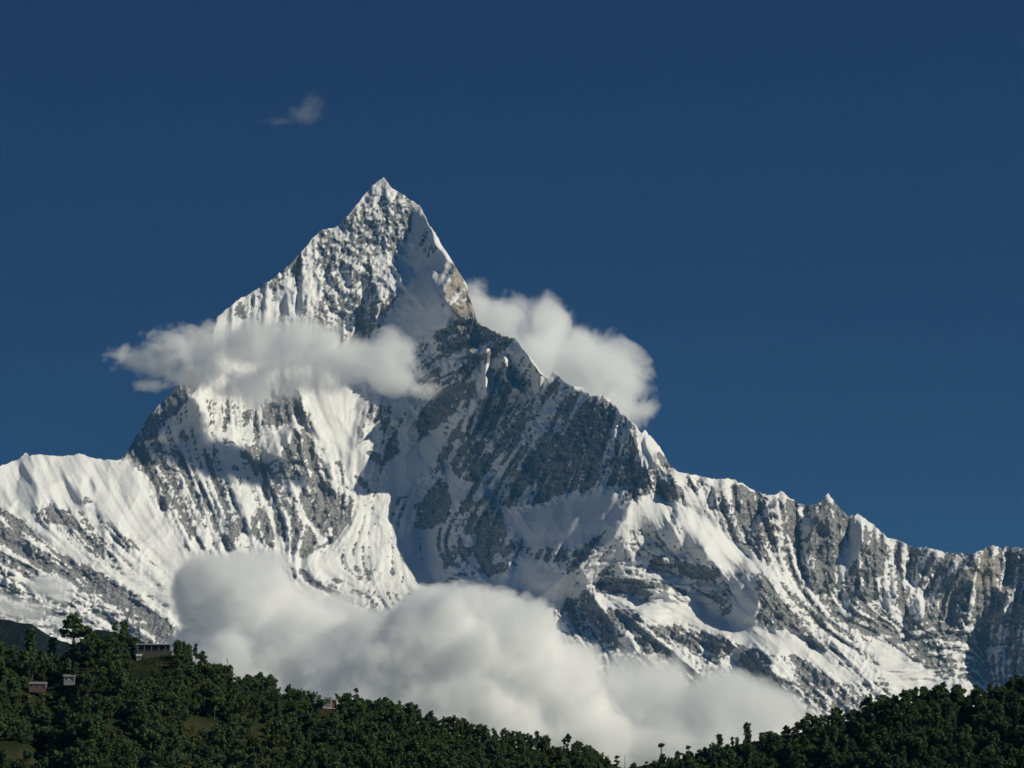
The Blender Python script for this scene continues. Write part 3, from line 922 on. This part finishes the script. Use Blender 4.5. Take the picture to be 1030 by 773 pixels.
# the trees that stand out on the skyline: kind, column, height in photo units, label
SKY_TREES = [
 ('columnar', 28, 36, 'narrow dark block shaped tree rising at the far left of the wooded ridge'),
 ('columnar', 50, 28, 'dark upright tree just left of the tall spreading tree'),
 ('spreading', 71, 39, 'tall tree with open spreading tiers of boughs standing clear against the mountain foot'),
 ('round', 87, 26, 'broad dark tree immediately right of the tall spreading tree'),
 ('tall', 112, 26, 'dark shaggy tree second to the left of the white roofed lodge'),
 ('columnar', 122, 29, 'tallest bushy tree directly left of the white roofed lodge'),
 ('feathery', 131, 20, 'pale leafy tree touching the left end of the white roofed lodge'),
 ('round', 179, 21, 'peaked dark tree touching the right end of the white roofed lodge'),
 ('round', 187, 19, 'second dark tree to the right of the white roofed lodge'),
 ('round', 202, 20, 'rounded dark tree two crowns right of the lodge, on the falling ridge'),
 ('round', 221, 18, 'round dark tree just left of the thin antenna mast on the left ridge'),
 ('conifer', 240, 13, 'small pointed conifer right of the thin antenna mast on the left ridge'),
 ('round', 259, 17, 'round tree left of the feathery bamboo clump on the left ridge'),
 ('feathery', 274, 19, 'feathery bamboo clump with fanned tips on the left ridge'),
 ('round', 296, 15, 'dark round tree right of the feathery bamboo clump'),
 ('round', 307, 17, 'dark dome shaped tree left of the small white houses on the ridge'),
 ('round', 319, 13, 'small round tree directly left of the small white houses on the ridge'),
 ('round', 365, 17, 'dark dense tree left of the tall thin pole in the middle of the ridge'),
 ('round', 378, 12, 'low round tree just left of the tall thin pole in the middle of the ridge'),
 ('round', 397, 14, 'low tree just right of the tall thin pole in the middle of the ridge'),
 ('round', 410, 15, 'dark round tree between the thin pole and the big dome shaped tree'),
 ('round', 429, 21, 'biggest dome shaped tree in the middle of the falling ridge'),
 ('feathery', 447, 14, 'thin leafy tree right of the biggest dome shaped tree'),
 ('round', 467, 18, 'dark rounded tree where the ridge drops below the bright cloud'),
 ('tall', 489, 19, 'slim tree with a ragged top, left one of two slim trees near the dip'),
 ('tall', 497, 17, 'slim tree with a ragged top, right one of two slim trees near the dip'),
 ('conifer', 509, 12, 'small spiky tree on the low ridge right of two slim trees'),
 ('round', 524, 17, 'bushy tree with a peaked crown on the low middle ridge'),
 ('round', 548, 18, 'dense round tree left of the airy tree by the dip'),
 ('tall', 571, 20, 'airy round headed tree with sky showing through on the low middle ridge'),
 ('round', 582, 14, 'low spreading tree sloping down to the gap left of the dip'),
 ('round', 598, 18, 'bushy tree on the left rim of the dip'),
 ('tall', 621, 18, 'thin topped tree standing in the dip of the ridge'),
 ('round', 634, 10, 'low tree at the bottom of the dip of the ridge'),
 ('tall', 650, 13, 'short tree left of the tall pole like tree in the dip'),
 ('round', 659, 14, 'small bushy tree directly left of the tall pole like tree'),
 ('crown_on_pole', 665.5, 28, 'tall thin tree like a pole with a tuft of leaves on top, in the dip'),
 ('round', 675, 13, 'round tree directly right of the tall pole like tree'),
 ('tall', 683, 18, 'first small upright tree right of the pole like tree'),
 ('tall', 693, 21, 'second and taller small upright tree right of the pole like tree'),
 ('conifer', 700, 12, 'little conifer between the upright trees and the rising wood'),
 ('tall', 709, 18, 'ragged tree at the left end of the rising right hand wood'),
 ('columnar', 724, 22, 'dense block shaped tree at the start of the rising right hand wood'),
 ('columnar', 752, 25, 'tallest peaked tree on the first part of the right hand wood'),
 ('round', 775, 18, 'round tree halfway up the rising right hand wood'),
 ('round', 790, 16, 'wide dark tree on the middle of the rising right hand wood'),
 ('round', 812, 22, 'full crowned tree on the right hand wood below the snowy slope'),
 ('round', 842, 19, 'dark tree on the right hand wood where the cloud ends'),
 ('tall', 873, 17, 'airy tree with snow seen through its branches on the right hand wood'),
 ('round', 893, 20, 'tree with snow seen under its crown, left of the highest right hand trees'),
 ('round', 915, 23, 'flat topped tree against the bright snow fan on the right'),
 ('round', 936, 24, 'round crowned tree at the top of the right hand wood under the snow fan'),
 ('round', 953, 20, 'tree at the right edge of the bright snow fan'),
 ('tall', 982, 20, 'tree below the banded cliffs near the right side'),
 ('feathery', 991, 23, 'light green leafy tree near the right side of the wooded ridge'),
 ('round', 1012, 18, 'dark tree below the shaded cliffs near the right edge'),
 ('round', 1026, 22, 'dark tree touching the right edge of the picture'),
]
used_cols = []
for kd, u, hpx, lab in SKY_TREES:
    x, y, z = hill_point(u, front=random.uniform(-2, 4))
    H = hpx * YC / FPX
    pr = PROT[kd]; vi = random.randrange(len(pr))
    sc = (H + .6) / pr[vi]['H']
    sx = min(max(1.25 / max(sc, .75) ** .4, 1.1), 1.5)
    place_tree(kd, x, y, z, sc, lab, 'trees standing out on the crest of the wooded hill', vi, sx=sx)
    used_cols.append(u)

# the rest of the wood
ZONES = [(-1e9, 215, 'left'), (215, 430, 'middle left'), (430, 660, 'low middle'), (660, 850, 'middle right'), (850, 1e9, 'right')]
LAB = {'round': 'dark round crowned tree among others in the %s of the wooded hill',
       'tall': 'taller narrow dark tree among others in the %s of the wooded hill',
       'conifer': 'dark pointed conifer among other trees in the %s of the wooded hill',
       'columnar': 'dense upright dark tree among others in the %s of the wooded hill',
       'feathery': 'light green bamboo clump among dark trees in the %s of the wooded hill',
       'bush': 'low leafy green bush between trees in the %s of the wooded hill'}
cand = []
rr_ = random.Random(21)
for row in range(0, 34):
    front = 2 + row * 6.2 + row * row * .05
    for u0 in np.arange(-190, 1230, 8.6):
        u = u0 + rr_.uniform(-4, 4); f = front + rr_.uniform(-3, 3)
        x, y, z = hill_point(u, front=f)
        pu, pv = to_px(x, y, z)
        if pv > 800: continue
        small = 1.0
        if any(((pu - a) / c) ** 2 + ((pv - b) / d) ** 2 < 1 for a, b, c, d in CLEAR):
            if rr_.random() < .78: continue
            small = .42
        if any(abs(pu - a) < 9 and b < pv < b + 26 for a, b in ((36, 690), (68, 692), (971, 722))): continue
        if any(abs(pu - a) < 8 and pv < 734 for a in (329, 335)): continue
        right = pu > 700
        w = perlin(np.array([pu / 60.]), np.array([pv / 30.]), 99)[0]
        k = rr_.random()
        if w > .12 and not right: kd = 'bush' if k < .6 else ('feathery' if k < .72 else 'round')
        elif k < .62: kd = 'round'
        elif k < .76: kd = 'tall'
        elif k < .84: kd = 'columnar'
        elif k < .90: kd = 'conifer'
        elif k < .94: kd = 'feathery'
        else: kd = 'bush'
        sc = (.75 + .95 * rr_.random() ** 1.6) * (.8 if row < 3 else 1.0)
        if kd in ('tall', 'conifer', 'columnar'): sc *= .78
        if 128 < pu < 178 and pv < 700: sc *= .45
        cand.append((pv, pu, x, y, z, sc * small, kd))
# the ones that show largest: largest crowns in front of the rest; build those one by one
cand.sort(key=lambda c: -(c[5] * PROT[c[6]][0]['H'] * (1.0 if -10 < c[1] < 1040 and c[0] < 786 else .1)))
N_IND = 300 - len(SKY_TREES)
ind, rest = cand[:N_IND], cand[N_IND:]
for pv, pu, x, y, z, sc, kd in ind:
    zn = next(n for a, b, n in ZONES if a <= pu < b)
    place_tree(kd, x, y, z, sc, LAB[kd] % zn, ('%s in the %s of the wooded hill' % ({'round': 'round crowned trees', 'tall': 'narrow trees', 'conifer': 'conifers', 'columnar': 'upright trees', 'feathery': 'bamboo clumps', 'bush': 'bushes'}[kd], zn)))
VV, QQ, MM = [], [], []
o_ = 0
rg = np.random.default_rng(3)
for pv, pu, x, y, z, sc, kd in rest:
    p = PROT[kd][rr_.randrange(len(PROT[kd]))]
    v = p['v'].reshape(-1, 4, 3)
    if v.shape[0] > 520: v = v[rg.random(v.shape[0]) < 520 / v.shape[0] * 1.1]
    a = rr_.random() * 6.28; ca, sa = math.cos(a), math.sin(a)
    w = v.reshape(-1, 3) * sc * 1.04
    w = np.stack([w[:, 0] * ca - w[:, 1] * sa + x, w[:, 0] * sa + w[:, 1] * ca + y, w[:, 2] + z], 1)
    n = len(w) // 4
    VV.append(w); QQ.append(np.arange(n * 4).reshape(-1, 4) + o_); MM.append(np.full(n, 1 if p['mat'] == 1 else (2 if p['mat'] == 2 else 0))); o_ += n * 4
me = np_mesh('forest', np.concatenate(VV), np.concatenate(QQ), LEAF)
me.polygons.foreach_set('material_index', np.concatenate(MM).astype(np.int32))
tag(link('forest', me), 'dense dark green wood filling the hillside behind and between the single trees', 'forest', kind='stuff')
print('trees', count['n'], 'rest', len(rest), 'quads', o_ // 4)


# ---------------------------------------------------------------- buildings and masts on the hill
def box(bm, x0, x1, y0, y1, z0, z1, bev=0.0):
    m = Matrix.Translation(((x0 + x1) / 2, (y0 + y1) / 2, (z0 + z1) / 2)) @ Matrix.Diagonal((x1 - x0, y1 - y0, z1 - z0, 1))
    r = bmesh.ops.create_cube(bm, size=1, matrix=m)
    return r


def part(name, mat, parent, *boxes):
    bm = bmesh.new()
    for b in boxes: box(bm, *b)
    bmesh.ops.bevel(bm, geom=list(bm.edges), offset=.03, segments=1, affect='EDGES')
    me = bpy.data.meshes.new(name); bm.to_mesh(me); bm.free(); me.materials.append(mat)
    return link(name, me, parent)


M_WHITE = mat_plain('white_paint', (.30, .31, .30), .6, .06)
M_ROOF = mat_plain('pale_roof', (.36, .39, .40), .6, .1)
M_DARK = mat_plain('dark_interior', (.03, .035, .035), .4)
M_STONE = mat_plain('weathered_stone', (.07, .07, .05))
M_PINK = mat_plain('pinkish_plaster', (.17, .11, .10))
M_SLATE = mat_plain('slate_roof', (.16, .17, .18))
M_RED = mat_plain('red_brick', (.36, .13, .09))
M_METAL = mat_plain('grey_metal', (.22, .22, .22), .5)
def mat_glass():
    g = NT('window_glass'); b = g.n('BsdfPrincipled'); b.inputs['Base Color'].default_value = (.03, .04, .05, 1); b.inputs['Roughness'].default_value = .15
    g.l(b.outputs[0], g.out.inputs[0]); return g.m
M_GLASS = mat_glass()


def root(name, u, front, label, cat, rz=0, group=None, dz=0):
    x, y, z = hill_point(u, front=front)
    e = bpy.data.objects.new(name, None); e.location = (x, y, z + dz); e.rotation_euler = (0, 0, rz); col.objects.link(e)
    tag(e, label, cat, group); return e


# open pavilion-like lodge with a long flat white roof
L = root('lodge', 154, 5, 'long low lodge with flat white roof on thin white posts atop the left ridge', 'building', .05, dz=2.2)
part('roof', M_ROOF, L, (-15, 13.2, -4, 5, 6.0, 6.75))
part('roof_edge', M_ROOF, L, (-15.1, 13.3, -4.15, -4.01, 5.95, 6.85))
part('wall', M_DARK, L, (-13, 12, 1.5, 4.6, 1.0, 5.98))
part('terrace', M_STONE, L, (-14, 12.6, -3.8, 4.6, -2.4, .98))
for x in (-13.6, -8.2, -2.6, 3.2, 8.6, 12.2):
    part('post', M_WHITE, L, (x - .15, x + .15, -3.55, -3.25, 1.0, 5.95))
part('railing', M_METAL, L, (-13.6, 12.2, -3.62, -3.52, 2.0, 2.12), (-13.6, 12.2, -3.62, -3.52, 1.5, 1.58))
for x in (-10.5, -5.2, .4, 6.0, 10.6):
    part('window', M_GLASS, L, (x - 1.5, x + 1.5, 1.42, 1.48, 1.8, 4.6))
part('embankment', M_STONE, L, (-9, 14.5, -6.6, -4.0, -5.5, -2.0))


def house(name, u, front, w, d, h, wall, roof, label, group=None, rz=0.0, nwin=2, dz=1.5):
    e = root(name, u, front, label, 'house', rz, group, dz=dz)
    part('wall', wall, e, (-w / 2, w / 2, 0, d, -3, h))
    bm = bmesh.new()
    vs_ = [bm.verts.new(p) for p in ((-w / 2 - .5, -.5, h), (w / 2 + .5, -.5, h), (w / 2 + .5, d + .5, h), (-w / 2 - .5, d + .5, h), (-w / 2 - .5, d / 2, h + 1.9), (w / 2 + .5, d / 2, h + 1.9))]
    for f in ((0, 1, 5, 4), (2, 3, 4, 5), (0, 4, 3), (1, 2, 5), (0, 3, 2, 1)): bm.faces.new([vs_[i] for i in f])
    me = bpy.data.meshes.new('roof'); bm.to_mesh(me); bm.free(); me.materials.append(roof); link('roof', me, e)
    for k in range(nwin):
        x = -w / 2 + w * (k + .5) / nwin
        f = part('window', M_WHITE, e, (x - .8, x + .8, -.08, -.02, h * .35, h * .8))
        part('pane', M_GLASS, f, (x - .62, x + .62, -.13, -.1, h * .4, h * .75))
    part('door', M_DARK, e, (w / 2 - 1.5, w / 2 - .6, -.08, -.02, 0, 2.1))
    return e


house('house', 36, 62, 13, 6, 3.4, M_PINK, M_SLATE, 'small pinkish house with a grey roof half hidden in trees on the left slope', nwin=3, dz=7)
house('house', 68, 66, 8.5, 5, 3.6, M_WHITE, M_SLATE, 'small white house half hidden in trees right of the pinkish house', nwin=2, dz=7)
house('house', 138, 12, 4, 3, 1.6, M_WHITE, M_ROOF, 'tiny white hut below the left end of the lodge', nwin=1, dz=1.5)
house('house', 329, 9, 5, 4, 3.6, M_WHITE, M_SLATE, 'small white walled house between trees on the middle of the left ridge', nwin=1, dz=9.5)
house('house', 335.5, 9, 4, 4, 3.4, M_RED, M_WHITE, 'small reddish house beside the white walled one on the left ridge', nwin=1, dz=9.2)
house('house', 971, 28, 5, 4, 2.4, M_WHITE, M_SLATE, 'tiny pale house among the trees on the right hand wood', nwin=1, dz=4.5)


def mast(name, u, h, label, arms, front=0):
    e = root(name, u, front, label, 'mast')
    part('pole', M_METAL, e, (-.22, .22, -.22, .22, -1, h))
    for z, w in arms: part('crossbar', M_METAL, e, (-w / 2, w / 2, -.16, -.1, z, z + .16))


mast('antenna_mast', 227.5, 22, 'thin antenna mast with short crossbars above the trees on the left ridge', ((20.6, 2.6), (19, 1.8)))
mast('utility_pole', 387.5, 22, 'tall thin plain pole above the trees in the middle of the ridge', ((21.2, .9),))
mast('utility_pole', 628.5, 17, 'short thin plain pole in the dip of the ridge', ((16.4, .9),))


# ---------------------------------------------------------------- clouds and air
def cloud_mat(name, blobs, dens, nscale, amp, hard, aniso=.0, color=(1, 1, 1), step=.35, k=.22, seed=0.0, warp=.0, rough=.62):
    g = NT(name); pos = g.geo()
    m = None
    for c, r in blobs:
        mp = g.n('Mapping'); mp.vector_type = 'POINT'
        mp.inputs['Scale'].default_value = (1 / r[0], 1 / r[1], 1 / r[2])
        mp.inputs['Location'].default_value = (-c[0] / r[0], -c[1] / r[1], -c[2] / r[2])
        g.l(pos, mp.inputs['Vector'])
        ln = g.n('VectorMath', operation='LENGTH'); g.l(mp.outputs[0], ln.inputs[0])
        d = ln.outputs['Value']
        if m is None: m = d
        else:
            nd = g.n('Math', operation='SMOOTH_MIN'); g.l(m, nd.inputs[0]); g.l(d, nd.inputs[1]); nd.inputs[2].default_value = k
            m = nd.outputs[0]
    mp = g.n('Mapping'); mp.inputs['Location'].default_value = (seed, seed * .7, seed * 1.3); g.l(pos, mp.inputs['Vector'])
    n1 = g.noise(nscale, 7, rough, mp.outputs[0], warp)
    n0 = g.noise(nscale * .33, 1, .5, mp.outputs[0])
    v = g.math('ADD', g.math('SUBTRACT', 1.0, m), g.math('MULTIPLY', g.math('SUBTRACT', n1, .5), amp))
    v = g.math('ADD', v, g.math('MULTIPLY', g.math('SUBTRACT', n0, .55), amp * .5))
    v = g.math('MULTIPLY', v, hard, True)
    v = g.math('MULTIPLY', v, dens)
    p = g.n('VolumePrincipled')
    p.inputs['Color'].default_value = color + (1,)
    p.inputs['Anisotropy'].default_value = aniso
    p.inputs['Blackbody Intensity'].default_value = 0
    g.l(v, p.inputs['Density'])
    g.l(p.outputs[0], g.out.inputs['Volume'])
    g.m.cycles.volume_step_rate = step
    return g.m


def make_cloud(name, label, spec, Y0, dens, nscale, amp, hard, grow=1.12, voxel=60, thick=1.0, group=None, **kw):
    """spec: (u, v, ru, rv, dy): puffs of vapour, real size in metres"""
    bm = bmesh.new(); blobs = []
    for b in spec:
        u, v, ru, rv = b[:4]; dy = b[4] if len(b) > 4 else 0
        Y = Y0 + dy
        x, y, z = at(float(u), float(v), float(Y)); s = Y / FPX
        r = (ru * s, thick * math.sqrt(ru * rv) * s, rv * s)
        blobs.append(((x, y, z), r))
        bmesh.ops.create_icosphere(bm, subdivisions=3, radius=1.0, matrix=Matrix.Translation((x, y, z)) @ Matrix.Diagonal((r[0] * grow, r[1] * grow, r[2] * grow, 1)))
    me = bpy.data.meshes.new(name); bm.to_mesh(me); bm.free()
    me.materials.append(cloud_mat(name + '_vapour', blobs, dens, nscale, amp, hard, **kw))
    o = link(name, me)
    md = o.modifiers.new('union', 'REMESH'); md.mode = 'VOXEL'; md.voxel_size = voxel
    tag(o, label, 'cloud', group)
    return o


CY1 = 24080
make_cloud('cloud', 'large billowing cloud bank covering the foot of the mountain above the wooded hill',
           [(204, 606, 38, 43), (212, 655, 44, 50, 60), (247, 603, 52, 50), (300, 648, 75, 60, 100), (235, 685, 80, 60), (355, 682, 70, 66, -100), (402, 660, 52, 50, 60), (455, 655, 66, 64, -120),
            (520, 668, 62, 66, 0), (470, 725, 110, 62, -60), (568, 700, 56, 58, 80), (560, 748, 90, 50), (310, 745, 140, 70)],
           20300, .014, .0029, 1.75, 4.4, rough=.68, voxel=80, grow=1.22, seed=200.0)
make_cloud('cloud', 'greyer low cloud bank right of the large one, sloping down to the trees',
           [(620, 712, 50, 60), (668, 700, 55, 52, 60), (715, 706, 58, 44, -40), (762, 722, 58, 44), (805, 745, 46, 38), (660, 755, 120, 50), (750, 762, 100, 50)],
           20900, .008, .003, 1.6, 2.8, rough=.68, voxel=70, grow=1.2, seed=900.0)
make_cloud('cloud', 'thin ragged cloud drifting across the upper left face of the mountain',
           [(186, 352, 50, 26), (200, 376, 46, 20), (245, 346, 56, 30, -60), (300, 352, 62, 34), (352, 366, 56, 28, -60), (394, 381, 42, 18), (422, 392, 26, 10), (245, 384, 50, 26), (148, 364, 44, 20), (122, 358, 24, 5), (300, 385, 50, 22), (150, 388, 34, 9), (395, 362, 30, 30)],
           CY1, .021, .0045, 2.4, 1.1, voxel=40, seed=50.0, thick=.6, grow=1.25, warp=.5, rough=.64)
make_cloud('cloud', 'bright cloud rising behind the ridge to the right of the summit',
           [(478, 312, 24, 34), (510, 326, 38, 36), (548, 332, 34, 36, 60), (582, 362, 46, 40), (618, 384, 38, 38, -60), (600, 410, 55, 40), (540, 360, 50, 40)],
           27900, .0095, .0034, 2.2, 1.9, voxel=60, grow=1.22, rough=.72, warp=.4, seed=400.0)
make_cloud('cloud', 'tiny faint wisp of cloud alone in the blue sky, upper left of the summit',
           [(316, 106, 14, 13), (306, 116, 20, 11), (284, 122, 24, 7)],
           26500, .0013, .012, 2.6, 1.6, voxel=18, seed=77.0, thick=.7, rough=.68, warp=.8, grow=1.2)
make_cloud('cloud', 'small grey cloud patch in front of the snowy slope at the lower left',
           [(50, 590, 26, 14), (62, 600, 16, 9)],
           21400, .0130, .006, 1.1, 2.0, voxel=24, seed=31.0, thick=.7)
make_cloud('cloud', 'thin grey mist lying between the wooded hill and the snow slope at far left',
           [(-30, 608, 60, 18), (22, 614, 44, 16), (62, 626, 32, 9)],
           20500, .0110, .005, 1.2, 1.6, voxel=30, seed=61.0, thick=.7)

# the air itself
def make_haze():
    bm = bmesh.new()
    box_m = Matrix.Translation((0, 12500, 3150)) @ Matrix.Diagonal((186000, 190000, 6450, 1))
    bmesh.ops.create_cube(bm, size=1, matrix=box_m)
    me = bpy.data.meshes.new('haze'); bm.to_mesh(me); bm.free()
    g = NT('air'); p = g.n('VolumePrincipled')
    p.inputs['Color'].default_value = (.16, .53, 1, 1); p.inputs['Density'].default_value = 6e-6; p.inputs['Anisotropy'].default_value = 0
    g.l(p.outputs[0], g.out.inputs['Volume'])
    me.materials.append(g.m)
    tag(link('haze', me), 'thin blue air between the hill and the mountain', 'haze', kind='stuff')


make_haze()
